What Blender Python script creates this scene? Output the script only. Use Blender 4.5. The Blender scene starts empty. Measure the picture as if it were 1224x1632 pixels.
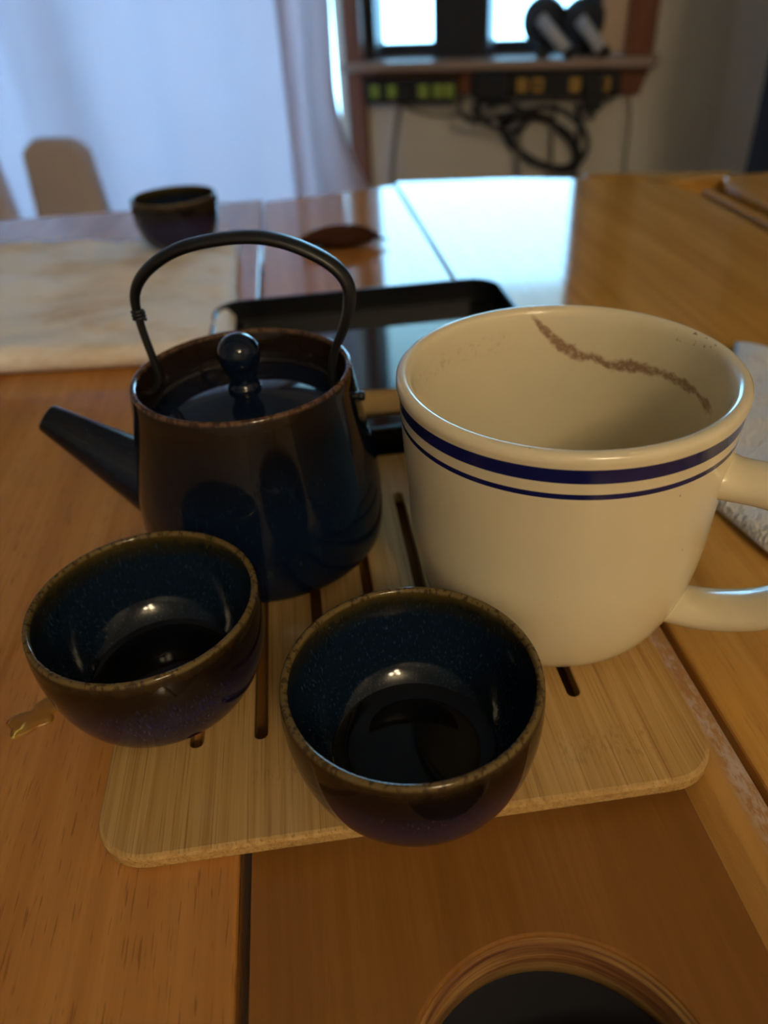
import bpy, bmesh, math, random
import numpy as np
from mathutils import Matrix, Vector, noise
random.seed(7)
SC = bpy.context.scene
COL = SC.collection
PI = math.pi

# ------------------------------------------------------------------ camera
FPX = 1198.5
CAM = np.array([0.0, 0.0, 0.1959])
PITCH, ROLL = 0.6232, -0.0661
_F = np.array([0, math.cos(PITCH), -math.sin(PITCH)])
_R0 = np.array([1.0, 0, 0]); _U0 = np.cross(_R0, _F)
_R = math.cos(ROLL) * _R0 + math.sin(ROLL) * _U0
_U = -math.sin(ROLL) * _R0 + math.cos(ROLL) * _U0
cd = bpy.data.cameras.new('camera'); cam = bpy.data.objects.new('camera', cd); COL.objects.link(cam)
cam.matrix_world = Matrix(((_R[0], _U[0], -_F[0], CAM[0]), (_R[1], _U[1], -_F[1], CAM[1]), (_R[2], _U[2], -_F[2], CAM[2]), (0, 0, 0, 1)))
cd.sensor_fit = 'VERTICAL'; cd.sensor_height = 36.0; cd.lens = FPX / 1632 * 36.0
cd.clip_start = 0.01; cd.clip_end = 100
cd.dof.use_dof = True; cd.dof.focus_distance = 0.216; cd.dof.aperture_fstop = 8.4
SC.camera = cam
# ------------------------------------------------------------------ view, world, light
SC.view_settings.view_transform = 'Standard'; SC.view_settings.look = 'None'
SC.view_settings.gamma = 1.0; SC.view_settings.use_curve_mapping = False
SC.view_settings.exposure = 1.62
SKY = 4.4          # radiance of the overcast sky outside
LAMP = 20.0        # radiance of the warm ceiling lamp globes
W = bpy.data.worlds.new('sky'); SC.world = W; W.use_nodes = True
W.node_tree.nodes['Background'].inputs[0].default_value = (0.29, 0.65, 1.0, 1)
W.node_tree.nodes['Background'].inputs[1].default_value = SKY
YAW = -0.416       # window wall against the camera
EA = np.array([math.cos(YAW), math.sin(YAW), 0]); EB = np.array([-math.sin(YAW), math.cos(YAW), 0])
WB = 2.298         # distance of the window wall
def portal(name, a0, a1, z0, z1, b):
    l = bpy.data.lights.new(name, 'AREA'); l.shape = 'RECTANGLE'; l.size = a1 - a0; l.size_y = z1 - z0
    l.cycles.is_portal = True
    o = bpy.data.objects.new(name, l); COL.objects.link(o)
    p = EA * (a0 + a1) / 2 + EB * b; o.location = (p[0], p[1], (z0 + z1) / 2)
    o.rotation_euler = (PI / 2, 0, YAW + PI)      # face into the room
    o.rotation_euler = (-PI / 2, 0, YAW)
    return o
portal('window_front_offscreen', -1.03, -0.26, 0.0, 1.2, WB + 0.16)
portal('glass_door_offscreen', -2.95, -1.05, -0.70, 1.2, WB + 0.16)

# ------------------------------------------------------------------ pixel helpers
def ray(x, y): return _F + (x - 612) / FPX * _R - (y - 816) / FPX * _U
def onz(x, y, z):
    d = ray(x, y); return CAM + d * ((z - CAM[2]) / d[2])
def onwall(x, y, b=WB):
    d = ray(x, y); P = CAM + d * (b / (d @ EB)); return P @ EA, P[2]       # (a, z)
PSI = 0.085        # table frame against the camera: local x = across, y = along the gaps
def uv(P): return (P[0] * math.cos(PSI) + P[1] * math.sin(PSI), -P[0] * math.sin(PSI) + P[1] * math.cos(PSI))
ZT = -0.006        # table top; the top of the bamboo board is z = 0
FLOOR = ZT - 0.745
CEIL = 1.62

# ------------------------------------------------------------------ mesh helpers
def obj(name, verts, faces, mat, parent=None, smooth=True, mats=None, fm=None, uvs=None):
    me = bpy.data.meshes.new(name); me.from_pydata([tuple(map(float, q)) for q in verts], [], faces); me.update()
    o = bpy.data.objects.new(name, me); COL.objects.link(o)
    for m in (mats or [mat]): me.materials.append(m)
    if fm: me.polygons.foreach_set('material_index', fm)
    if smooth: me.polygons.foreach_set('use_smooth', [True] * len(me.polygons))
    if parent: o.parent = parent
    return o
def obj_bm(name, bm, mat, parent=None, smooth=False):
    bmesh.ops.recalc_face_normals(bm, faces=bm.faces)
    me = bpy.data.meshes.new(name); bm.to_mesh(me); bm.free()
    o = bpy.data.objects.new(name, me); COL.objects.link(o); me.materials.append(mat)
    if smooth: me.polygons.foreach_set('use_smooth', [True] * len(me.polygons))
    if parent: o.parent = parent
    return o
def autosmooth(o, ang=35):
    me = o.data
    me.polygons.foreach_set('use_smooth', [True] * len(me.polygons))
    me.set_sharp_from_angle(angle=math.radians(ang))
    return o
def empty(name, loc=(0, 0, 0), rz=0.0, parent=None):
    o = bpy.data.objects.new(name, None); COL.objects.link(o); o.location = loc; o.rotation_euler = (0, 0, rz)
    o.empty_display_size = 0.02
    if parent: o.parent = parent
    return o
def tag(o, label=None, cat=None, group=None, kind=None):
    if label: o['label'] = label
    if cat: o['category'] = cat
    if group: o['group'] = group
    if kind: o['kind'] = kind
    return o
def bez(P, n=12):
    t = np.linspace(0, 1, n)[:, None]; P = np.array(P, float)
    return (1 - t) ** 3 * P[0] + 3 * t * (1 - t) ** 2 * P[1] + 3 * t * t * (1 - t) * P[2] + t ** 3 * P[3]
def revolve(name, prof, mat, parent=None, n=96, mats=None, seg=None, sharp=None):
    """prof: list of (r, z); r < 1e-6 at an end closes to a pole. seg: material index per profile segment."""
    V, Fc, FM = [], [], []; rings = []
    for r, z in prof:
        if r < 1e-6: rings.append([len(V)]); V.append((0, 0, z))
        else:
            rings.append(list(range(len(V), len(V) + n)))
            V += [(r * math.cos(2 * PI * k / n), r * math.sin(2 * PI * k / n), z) for k in range(n)]
    for i in range(len(rings) - 1):
        A, B = rings[i], rings[i + 1]; m = seg[i] if seg else 0
        for k in range(n):
            k2 = (k + 1) % n
            if len(A) == 1: f = (A[0], B[k2], B[k])
            elif len(B) == 1: f = (A[k], A[k2], B[0])
            else: f = (A[k], A[k2], B[k2], B[k])
            Fc.append(f); FM.append(m)
    return obj(name, V, Fc, mat, parent, True, mats, FM)
def sweep(name, path, mat, parent=None, rad=0.002, n=12, up=(0, 0, 1), wt=None, closed=False, caps=True):
    """tube along path; wt(i, t) -> (half width along side, half thickness along normal)"""
    P = [Vector(p) for p in path]; N = len(P); V, Fc = [], []
    up = Vector(up); prev = None
    for i, p in enumerate(P):
        if closed: d = P[(i + 1) % N] - P[i - 1]
        else: d = P[min(i + 1, N - 1)] - P[max(i - 1, 0)]
        d.normalize()
        s = d.cross(up) if prev is None else prev - d * prev.dot(d)
        if s.length < 1e-5: s = d.cross(Vector((0.3, 1, 0.2)))
        s.normalize(); prev = s; nn = s.cross(d)
        w, t = wt(i / (N - 1)) if wt else (rad, rad)
        for k in range(n):
            a = 2 * PI * k / n; V.append(p + s * (w * math.cos(a)) + nn * (t * math.sin(a)))
    M = N if closed else N - 1
    for i in range(M):
        for k in range(n):
            a, b = i * n, ((i + 1) % N) * n; k2 = (k + 1) % n
            Fc.append((a + k, b + k, b + k2, a + k2))
    if caps and not closed:
        Fc.append(tuple(range(n))); Fc.append(tuple(reversed(range((N - 1) * n, N * n))))
    o = obj(name, V, Fc, mat, parent)
    return o
def spline(pts, n=8):
    """Catmull-Rom through pts"""
    P = [np.array(p, float) for p in pts]; P = [2 * P[0] - P[1]] + P + [2 * P[-1] - P[-2]]; out = []
    for i in range(1, len(P) - 2):
        a, b, c, d = P[i - 1:i + 3]
        for k in range(n):
            t = k / n
            out.append(0.5 * (2 * b + (c - a) * t + (2 * a - 5 * b + 4 * c - d) * t * t + (3 * b - a - 3 * c + d) * t ** 3))
    out.append(P[-2]); return out
def box(bm, x0, x1, y0, y1, z0, z1, bev=0.0, seg=2):
    r = bmesh.ops.create_cube(bm, size=1.0); vs = r['verts']
    for q in vs: q.co = Vector(((x0 + x1) / 2 + q.co.x * (x1 - x0), (y0 + y1) / 2 + q.co.y * (y1 - y0), (z0 + z1) / 2 + q.co.z * (z1 - z0)))
    if bev > 0:
        es = list({e for q in vs for e in q.link_edges})
        bmesh.ops.bevel(bm, geom=es, offset=bev, segments=seg, profile=0.5, affect='EDGES')
def box_obj(name, x0, x1, y0, y1, z0, z1, mat, parent=None, bev=0.0, seg=2):
    bm = bmesh.new(); box(bm, x0, x1, y0, y1, z0, z1, bev, seg)
    o = obj_bm(name, bm, mat, parent)
    if bev > 0: autosmooth(o, 18)
    return o
def rrect(x0, x1, y0, y1, r, n=8):
    out = []
    for cx, cy, a0 in ((x1 - r, y1 - r, 0), (x0 + r, y1 - r, PI / 2), (x0 + r, y0 + r, PI), (x1 - r, y0 + r, 1.5 * PI)):
        for k in range(n + 1):
            a = a0 + PI / 2 * k / n; out.append((cx + r * math.cos(a), cy + r * math.sin(a)))
    return out
def plate(name, outer, holes, z0, z1, mat, parent=None, bev=0.0008, obev=None):
    """flat plate: outer = f(inset) -> loop; holes = list of f(inset) -> loop (inset grows the hole)"""
    bm = bmesh.new(); ob = bev if obev is None else obev
    def ring(loop, z): return [bm.verts.new((x, y, z)) for x, y in loop]
    def wall(A, B):
        n = len(A)
        for i in range(n): bm.faces.new((A[i], A[(i + 1) % n], B[(i + 1) % n], B[i]))
    tops, bots = [], []
    for idx, fn in enumerate([outer] + holes):
        b = ob if idx == 0 else bev
        if b > 0:
            r = [ring(fn(b), z0), ring(fn(b * .3), z0 + b * .3), ring(fn(0), z0 + b), ring(fn(0), z1 - b), ring(fn(b * .3), z1 - b * .3), ring(fn(b), z1)]
        else: r = [ring(fn(0), z0), ring(fn(0), z1)]
        for i in range(len(r) - 1): wall(r[i], r[i + 1])
        bots.append(r[0]); tops.append(r[-1])
    for loops in (bots, tops):
        es = []
        for L in loops:
            for i in range(len(L)):
                e = bm.edges.get((L[i], L[(i + 1) % len(L)])) or bm.edges.new((L[i], L[(i + 1) % len(L)])); es.append(e)
        bmesh.ops.triangle_fill(bm, use_beauty=True, use_dissolve=False, edges=es)
    return autosmooth(obj_bm(name, bm, mat, parent), 13)
def copy_tree(o, parent=None):
    c = o.copy(); COL.objects.link(c)
    if parent: c.parent = parent; c.matrix_parent_inverse = o.matrix_parent_inverse.copy()
    for ch in list(o.children): copy_tree(ch, c)
    return c

# ------------------------------------------------------------------ materials
class NT:
    def __init__(s, name):
        s.m = bpy.data.materials.new(name); s.m.use_nodes = True; s.t = s.m.node_tree
        s.bsdf = s.t.nodes['Principled BSDF']; s.out = s.t.nodes['Material Output']
    def n(s, typ, **kw):
        q = s.t.nodes.new(typ)
        for k, v in kw.items(): setattr(q, k, v)
        return q
    def l(s, a, b): s.t.links.new(a, b)
    def setv(s, sock, v):
        if hasattr(v, 'is_output'): s.l(v, sock)
        else: sock.default_value = v
    def coords(s, scale=(1, 1, 1), loc=(0, 0, 0), rot=(0, 0, 0)):
        tc = s.n('ShaderNodeTexCoord'); mp = s.n('ShaderNodeMapping'); s.l(tc.outputs['Object'], mp.inputs[0])
        mp.inputs['Scale'].default_value = scale; mp.inputs['Location'].default_value = loc; mp.inputs['Rotation'].default_value = rot
        return mp.outputs[0]
    def noise(s, co, scale=1, detail=4, rough=.5, dist=0):
        q = s.n('ShaderNodeTexNoise'); s.l(co, q.inputs['Vector']); q.inputs['Scale'].default_value = scale
        q.inputs['Detail'].default_value = detail; q.inputs['Roughness'].default_value = rough; q.inputs['Distortion'].default_value = dist
        return q.outputs['Fac']
    def math(s, op, a, b=0.0, c=None, clamp=False):
        q = s.n('ShaderNodeMath', operation=op, use_clamp=clamp); s.setv(q.inputs[0], a); s.setv(q.inputs[1], b)
        if c is not None: s.setv(q.inputs[2], c)
        return q.outputs[0]
    def ramp(s, fac, stops, interp='LINEAR'):
        q = s.n('ShaderNodeValToRGB'); q.color_ramp.interpolation = interp; e = q.color_ramp.elements
        while len(e) < len(stops): e.new(0.5)
        for i, (p, c) in enumerate(stops):
            e[i].position = p; e[i].color = (c, c, c, 1) if isinstance(c, (int, float)) else (*c, 1)
        s.setv(q.inputs[0], fac); return q.outputs[0]
    def mix(s, fac, a, b, blend='MIX'):
        q = s.n('ShaderNodeMix', data_type='RGBA', blend_type=blend); s.setv(q.inputs[0], fac)
        for i, v in ((6, a), (7, b)):
            s.setv(q.inputs[i], v if hasattr(v, 'is_output') else ((v, v, v, 1) if isinstance(v, (int, float)) else (*v, 1)))
        return q.outputs[2]
    def step(s, x, a, b):
        q = s.n('ShaderNodeMapRange', interpolation_type='SMOOTHSTEP'); s.setv(q.inputs[0], x); q.inputs[1].default_value = a; q.inputs[2].default_value = b
        return q.outputs[0]
    def bump(s, h, strength=.2, dist=.001):
        q = s.n('ShaderNodeBump'); q.inputs['Strength'].default_value = strength; q.inputs['Distance'].default_value = dist
        s.l(h, q.inputs['Height']); s.l(q.outputs[0], s.bsdf.inputs['Normal'])
    def p(s, color=None, rough=None, metal=None, coat=None, coat_rough=None, spec=None, **kw):
        b = s.bsdf.inputs
        if color is not None: s.setv(b['Base Color'], color if hasattr(color, 'is_output') else (*color, 1))
        if rough is not None: s.setv(b['Roughness'], rough)
        if metal is not None: b['Metallic'].default_value = metal
        if coat is not None: b['Coat Weight'].default_value = coat
        if coat_rough is not None: b['Coat Roughness'].default_value = coat_rough
        if spec is not None: b['Specular IOR Level'].default_value = spec
        for k, v in kw.items(): s.setv(b[k], v)
        return s.m
def plain(name, color, rough=.5, var=.08, nscale=40, **kw):
    t = NT(name); f = t.noise(t.coords(), nscale, 4)
    c = t.mix(f, tuple(x * (1 - var) for x in color), tuple(min(1, x * (1 + var)) for x in color))
    return t.p(c, rough, **kw)
def wood(name, dark, mid, light, gx=70, gy=4, rough=.18, pores=0.0, offset=(0, 0, 0), along='y', bump=.12, fine=420, big=.0, coat=0.0):
    t = NT(name)
    s = (gx, gy, gx) if along == 'y' else ((gy, gx, gx) if along == 'x' else (gx, gx, gy))
    co = t.coords(s, offset)
    g = t.noise(co, 1, 7, .6, .6)
    c = t.ramp(g, [(.28, dark), (.5, mid), (.72, light)])
    s2 = (fine, 9, fine) if along == 'y' else ((9, fine, fine) if along == 'x' else (fine, fine, 9))
    f = t.noise(t.coords(s2, offset), 1, 3, .6)
    c = t.mix(t.step(f, .35, .65), t.mix(.28, c, dark), c)
    if pores:
        s3 = (1300, 75, 1300) if along == 'y' else (45, 900, 900)
        pz = t.noise(t.coords(s3, offset), 1, 2, .5)
        c = t.mix(t.math('MULTIPLY', t.step(pz, .60, .70), pores), c, tuple(x * .45 for x in dark))
    if big:
        b = t.noise(t.coords((6, 3, 6), (3, 1, 0)), 1, 3, .5)
        c = t.mix(t.math('MULTIPLY', t.step(b, .4, .65), big), c, dark)
    rv = t.noise(t.coords((25, 25, 25)), 1, 4)
    t.bump(f, bump, .0004)
    return t.p(c, t.math('MULTIPLY_ADD', rv, .05, rough - .025), coat=coat, coat_rough=.08, spec=.36)

M = {}
M['leaf_l'] = wood('oak_left', (.335, .138, .030), (.46, .208, .052), (.54, .268, .078), 55, 2.5, .085, .5, bump=.03)
M['leaf_r'] = wood('oak_right', (.38, .175, .030), (.52, .265, .055), (.62, .335, .085), 55, 2.5, .075, .25, (5, 2, 0), bump=.03)
M['insert'] = wood('varnished_panel', (.185, .078, .017), (.255, .110, .026), (.30, .137, .036), 30, 2.0, .26, .1, (2, 7, 0), big=.3, bump=.08); M['insert'].node_tree.nodes['Principled BSDF'].inputs['Specular IOR Level'].default_value = .25
M['insert_far'] = wood('varnished_panel_far', (.36, .150, .040), (.50, .230, .070), (.60, .295, .100), 40, 2.0, .075, .1, (2, 9, 0), bump=.03)
def lip_mat():
    t = NT('worn_lip'); g = t.noise(t.coords((60, 3, 60), (1, 4, 0)), 1, 6, .6, .4)
    c = t.ramp(g, [(.3, (.36, .175, .035)), (.5, (.50, .26, .060)), (.75, (.58, .32, .09))])
    tc = t.n('ShaderNodeTexCoord'); sx = t.n('ShaderNodeSeparateXYZ'); t.l(tc.outputs['Object'], sx.inputs[0])
    w1 = t.noise(t.coords((900, 300, 900)), 1, 5, .7); w2 = t.noise(t.coords((120, 40, 120)), 1, 4, .6)
    top = t.step(sx.outputs[0], .1065, .1110)
    m = t.math('MULTIPLY', t.step(t.math('MULTIPLY_ADD', w2, .5, t.math('MULTIPLY', w1, .5)), .46, .58), top)
    c = t.mix(t.math('MULTIPLY', top, .45), c, (.22, .085, .035))
    c = t.mix(t.math('MULTIPLY', m, .75), c, (.52, .42, .36))
    t.bump(w1, .5, .0006)
    return t.p(c, .35)
M['lip'] = lip_mat()
def hole_mat():
    t = NT('routed_edge'); g = t.noise(t.coords((14, 14, 420), (3, 3, 3)), 1, 5, .65, .3); g2 = t.noise(t.coords((60, 60, 900)), 1, 3, .6)
    c = t.ramp(g, [(.30, (.09, .026, .016)), (.44, (.22, .10, .035)), (.56, (.40, .23, .075)), (.75, (.46, .28, .10))])
    c = t.mix(t.math('MULTIPLY', t.step(g2, .55, .7), .5), c, (.10, .04, .02)); t.bump(g2, .3, .0004)
    return t.p(c, .45)
M['hole_wall'] = hole_mat()
def bamboo():
    t = NT('bamboo')
    g = t.noise(t.coords((420, 5, 420)), 1, 5, .65); g2 = t.noise(t.coords((1500, 14, 1500), (3, 1, 2)), 1, 3, .6)
    c = t.ramp(g, [(.32, (.37, .215, .070)), (.5, (.48, .300, .110)), (.68, (.55, .362, .150))])
    c = t.mix(t.math('MULTIPLY', t.step(g2, .53, .66), .62), c, (.22, .115, .038))
    # laminated strips of slightly different tone
    tc = t.n('ShaderNodeTexCoord'); sx = t.n('ShaderNodeSeparateXYZ'); t.l(tc.outputs['Object'], sx.inputs[0])
    st = t.math('FLOOR', t.math('DIVIDE', sx.outputs[0], .0206)); wn = t.n('ShaderNodeTexWhiteNoise', noise_dimensions='1D'); t.l(st, wn.inputs['W'])
    c = t.mix(t.math('MULTIPLY', wn.outputs['Value'], .25), c, (.42, .26, .10))
    # node knuckles: short ragged dashes across two places
    for (x0, x1, y0, y1) in ((.058, .092, .128, .146), (-.035, .000, .137, .150)):
        mx = t.math('MULTIPLY', t.step(sx.outputs[0], x0, x0 + .004), t.step(sx.outputs[0], x1, x1 - .004))
        my = t.math('MULTIPLY', t.step(sx.outputs[1], y0, y0 + .006), t.step(sx.outputs[1], y1, y1 - .006))
        k = t.noise(t.coords((900, 260, 900), (9, 9, 9)), 1, 3, .7)
        c = t.mix(t.math('MULTIPLY', t.math('MULTIPLY', mx, my), t.math('MULTIPLY', t.step(k, .5, .62), .5)), c, (.28, .15, .05))
    t.bump(g2, .06, .0003)
    return t.p(c, .20)
M['bamboo'] = bamboo()
M['scoop'] = plain('pale_bamboo', (.50, .33, .12), .35, .15, 60)
M['black_lacquer'] = plain('black_lacquer', (.004, .0045, .006), .30, .3, 60, spec=.25)
M['black_gloss'] = plain('black_tray_floor', (.005, .006, .009), .06, .3, 60, spec=1.0)
M['iron'] = plain('black_iron', (.006, .007, .009), .38, .3, 200)

def glaze(name, H, inside):
    t = NT(name); tc = t.n('ShaderNodeTexCoord'); sx = t.n('ShaderNodeSeparateXYZ'); t.l(tc.outputs['Object'], sx.inputs[0])
    z = t.math('DIVIDE', sx.outputs[2], H)
    st = t.noise(t.coords((350, 350, 110)), 1, 4, .6); fine = t.noise(t.coords((1500, 1500, 420)), 1, 3, .65)
    zz = t.math('ADD', z, t.math('MULTIPLY', t.math('SUBTRACT', st, .5), .16))
    if inside:
        c = t.ramp(zz, [(.30, (.0040, .0095, .0210)), (.72, (.0055, .0130, .0280)), (.87, (.020, .018, .010)), (.965, (.060, .042, .012))])
        sp = t.math('MULTIPLY', t.step(fine, .56, .74), t.step(zz, .97, .84))
        c = t.mix(t.math('MULTIPLY', sp, .7), c, (.040, .080, .140))
    else:
        c = t.ramp(zz, [(.05, (.0080, .0085, .0290)), (.50, (.0150, .0140, .0500)), (.72, (.0085, .0060, .0090)), (.88, (.0120, .0072, .0040)), (.965, (.035, .021, .009))])
        sp = t.math('MULTIPLY', t.step(fine, .53, .70), t.step(zz, .84, .55))
        c = t.mix(t.math('MULTIPLY', sp, .5), c, (.065, .062, .150))
    # the glaze breaks to a striped tan on the very edge
    an = t.noise(t.coords((700, 700, 60)), 1, 2, .5)
    edge = t.step(z, .955, .985)
    c = t.mix(edge, c, t.mix(t.step(an, .36, .52), (.050, .030, .010), (.125, .085, .028)))
    t.bump(fine, .04, .0002)
    return t.p(c, .07, spec=.34)
def pot_glaze(inside=False, band=True):
    t = NT('pot_glaze_in' if inside else 'pot_glaze'); tc = t.n('ShaderNodeTexCoord'); sx = t.n('ShaderNodeSeparateXYZ'); t.l(tc.outputs['Object'], sx.inputs[0])
    z = t.math('DIVIDE', sx.outputs[2], .0782)
    st = t.noise(t.coords((200, 200, 60)), 1, 4, .6); fine = t.noise(t.coords((900, 900, 260)), 1, 3, .65)
    zz = t.math('ADD', z if band else .5, t.math('MULTIPLY', t.math('SUBTRACT', st, .5), .10))
    c = t.ramp(zz, [(.10, (.0030, .0070, .0200)), (.45, (.0035, .0090, .0250)), (.80, (.0050, .0060, .0100)), (.95, (.016, .009, .006))])
    sp = t.math('MULTIPLY', t.step(fine, .58, .75), t.step(zz, .9, .5))
    c = t.mix(t.math('MULTIPLY', sp, .35), c, (.020, .050, .110))
    an = t.noise(t.coords((500, 500, 60)), 1, 2, .5)
    if band: c = t.mix(t.step(z, .975, .993), c, t.mix(t.step(an, .4, .6), (.05, .022, .012), (.12, .065, .035)))
    return t.p(c, .06, spec=.36)
M['pot'] = pot_glaze(); M['lid'] = pot_glaze(True, False)
def mug_mat():
    t = NT('mug_outside'); tc = t.n('ShaderNodeTexCoord'); sx = t.n('ShaderNodeSeparateXYZ'); t.l(tc.outputs['Object'], sx.inputs[0]); z = sx.outputs[2]
    def band(a, b, e=.00015): return t.math('MULTIPLY', t.step(z, a - e, a + e), t.step(z, b + e, b - e))
    nz = t.noise(t.coords((60, 60, 60)), 1, 4)
    cream = t.mix(nz, (.68, .60, .415), (.73, .65, .455))
    sp = t.noise(t.coords((420, 420, 420), (3, 3, 3)), 1, 1, .5)
    cream = t.mix(t.math('MULTIPLY', t.step(sp, .80, .83), .6), cream, (.20, .13, .07))
    blue = t.mix(t.noise(t.coords((200, 200, 80)), 1, 3), (.006, .008, .075), (.012, .015, .120))
    c = t.mix(t.math('ADD', band(.0866, .0911), band(.0815, .0832), clamp=True), cream, blue)
    return t.p(c, .16)
def mug_in_mat():
    t = NT('mug_inside'); tc = t.n('ShaderNodeTexCoord'); sx = t.n('ShaderNodeSeparateXYZ'); t.l(tc.outputs['Object'], sx.inputs[0])
    ang = t.math('ARCTAN2', sx.outputs[1], sx.outputs[0]); u = t.math('DIVIDE', t.math('ADD', ang, PI), 2 * PI)
    S = [(-40, .074), (-3, .0767), (4, .0780), (13, .0790), (21, .0783), (34, .0786), (46, .0775), (57, .0764), (67, .0777), (76.5, .0815), (83.5, .0851), (91, .0925), (95, .097)]
    zl = t.ramp(u, [((a + 180) / 360, (z - .06) / .04) for a, z in S])
    zl = t.math('MULTIPLY_ADD', zl, .04, .06)
    wob = t.math('MULTIPLY', t.math('SUBTRACT', t.noise(t.coords((160, 160, 160)), 1, 5, .7), .5), .006)
    d = t.math('ABSOLUTE', t.math('ADD', t.math('SUBTRACT', sx.outputs[2], zl), wob))
    wd = t.math('MULTIPLY_ADD', t.noise(t.coords((70, 70, 70), (4, 1, 8)), 1, 3, .6), .0080, -.0024)
    core = t.step(t.math('SUBTRACT', d, wd), .0009, -.0009)
    an = t.math('MULTIPLY', t.step(u, 174 / 360, 182 / 360), t.step(u, 273 / 360, 269 / 360))
    grit = t.step(t.noise(t.coords((700, 700, 700)), 1, 4, .7), .30, .52)
    m = t.math('MULTIPLY', t.math('MULTIPLY', core, an), t.math('MULTIPLY_ADD', grit, .65, .35))
    # faint dried specks on the other side of the wall
    far = t.math('MULTIPLY', t.step(u, 275 / 360, 290 / 360), t.step(sx.outputs[2], .0795, .083)); far = t.math('MULTIPLY', far, t.step(sx.outputs[2], .090, .086))
    fs = t.math('MULTIPLY', far, t.math('MULTIPLY', t.step(t.noise(t.coords((500, 500, 500), (2, 5, 2)), 1, 5, .75), .52, .66), .35))
    nz = t.noise(t.coords((30, 30, 30)), 1, 4)
    c = t.mix(nz, (.68, .60, .415), (.73, .65, .455))
    c = t.mix(fs, c, (.28, .17, .08))
    c = t.mix(t.math('MULTIPLY', m, .78), c, (.21, .080, .034))
    # crumbs on the rim beside the handle
    rim = t.math('MULTIPLY', t.step(sx.outputs[2], .0905, .0925), t.math('MULTIPLY', t.step(u, 178 / 360, 184 / 360), t.step(u, 215 / 360, 205 / 360)))
    rs = t.math('MULTIPLY', rim, t.step(t.noise(t.coords((420, 420, 420), (7, 5, 2)), 1, 3, .6), .60, .66))
    c = t.mix(t.math('MULTIPLY', rs, .8), c, (.20, .09, .04))
    return t.p(c, .15)
M['mug'] = mug_mat(); M['mug_in'] = mug_in_mat()
M['tea'] = plain('dark_tea', (.002, .0025, .005), .02, .1, 30, spec=.25)
def cloth(name, c0, c1, stain=None, bscale=260, bstr=.5, bdist=.002, waffle=False):
    t = NT(name); f = t.noise(t.coords((14, 14, 14)), 1, 5, .6); c = t.mix(f, c0, c1)
    if stain:
        s = t.step(t.noise(t.coords((7, 16, 9), (1.3, 2.2, 0)), 1, 5, .65), .48, .64); c = t.mix(t.math('MULTIPLY', s, .8), c, stain)
    h = t.noise(t.coords((bscale, bscale, bscale)), 1, 5, .7)
    if waffle:
        v = t.n('ShaderNodeTexVoronoi'); t.l(t.coords((90, 130, 90)), v.inputs[0]); h = t.math('ADD', t.math('MULTIPLY', h, .4), v.outputs['Distance'])
    t.bump(h, bstr, bdist)
    return t.p(c, .95, spec=.15)
M['towel'] = cloth('terry_towel', (.82, .80, .80), (.90, .89, .89), (.66, .55, .42))
M['paper'] = cloth('quilted_paper', (.74, .72, .70), (.82, .81, .80), None, 200, .8, .003, True)
M['wall'] = plain('beige_paint', (.74, .70, .62), .85, .04, 6)
M['ceiling'] = plain('ceiling_paint', (.74, .69, .60), .9, .04, 5)
M['floor'] = wood('floor_boards', (.10, .05, .02), (.17, .09, .04), (.22, .12, .06), 12, 1.5, .4, 0)
M['trim'] = wood('reddish_trim', (.17, .062, .030), (.24, .090, .044), (.30, .115, .056), 60, 4, .35, 0, along='z')
M['trim_h'] = wood('reddish_trim_long', (.17, .065, .036), (.23, .088, .050), (.28, .110, .062), 60, 4, .35, 0, along='x')
M['sill_top'] = plain('glossy_sill', (.40, .30, .26), .22, .1, 20)
M['sash'] = plain('dark_sash', (.030, .034, .050), .4, .15, 30)
M['reveal'] = plain('cream_reveal', (.70, .52, .38), .5, .08, 15)
M['rubber'] = plain('black_rubber', (.012, .014, .020), .5, .2, 60)
M['cable'] = plain('cable', (.020, .022, .030), .45, .2, 60)
M['cable_grey'] = plain('cable_grey', (.26, .24, .21), .5, .1, 60)
M['green_socket'] = plain('green_socket', (.36, .52, .09), .4, .1, 60)
M['orange_socket'] = plain('orange_socket', (.60, .36, .08), .4, .1, 60)
M['steel'] = plain('brushed_steel', (.40, .46, .60), .25, .1, 60, metal=1.0)
M['stem'] = plain('pale_stem', (.50, .55, .66), .3, .1, 60)
M['dark_head'] = plain('dark_head', (.035, .042, .065), .22, .2, 60)
M['chair_fab'] = cloth('tan_upholstery', (.62, .54, .52), (.68, .59, .56), None, 150, .3, .002)
M['chair_leg'] = wood('chair_leg', (.08, .04, .02), (.13, .065, .03), (.18, .09, .04), 60, 5, .4, along='z')
M['black_cab'] = plain('black_cabinet', (.003, .004, .006), .5, .2, 30)
M['dark_wood'] = wood('dark_wood', (.030, .010, .006), (.050, .018, .009), (.075, .027, .013), 60, 10, .5, along='x'); M['dark_wood'].node_tree.nodes['Principled BSDF'].inputs['Specular IOR Level'].default_value = .12
M['liner'] = plain('dark_felt', (.008, .008, .014), .9, .2, 200)
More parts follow.
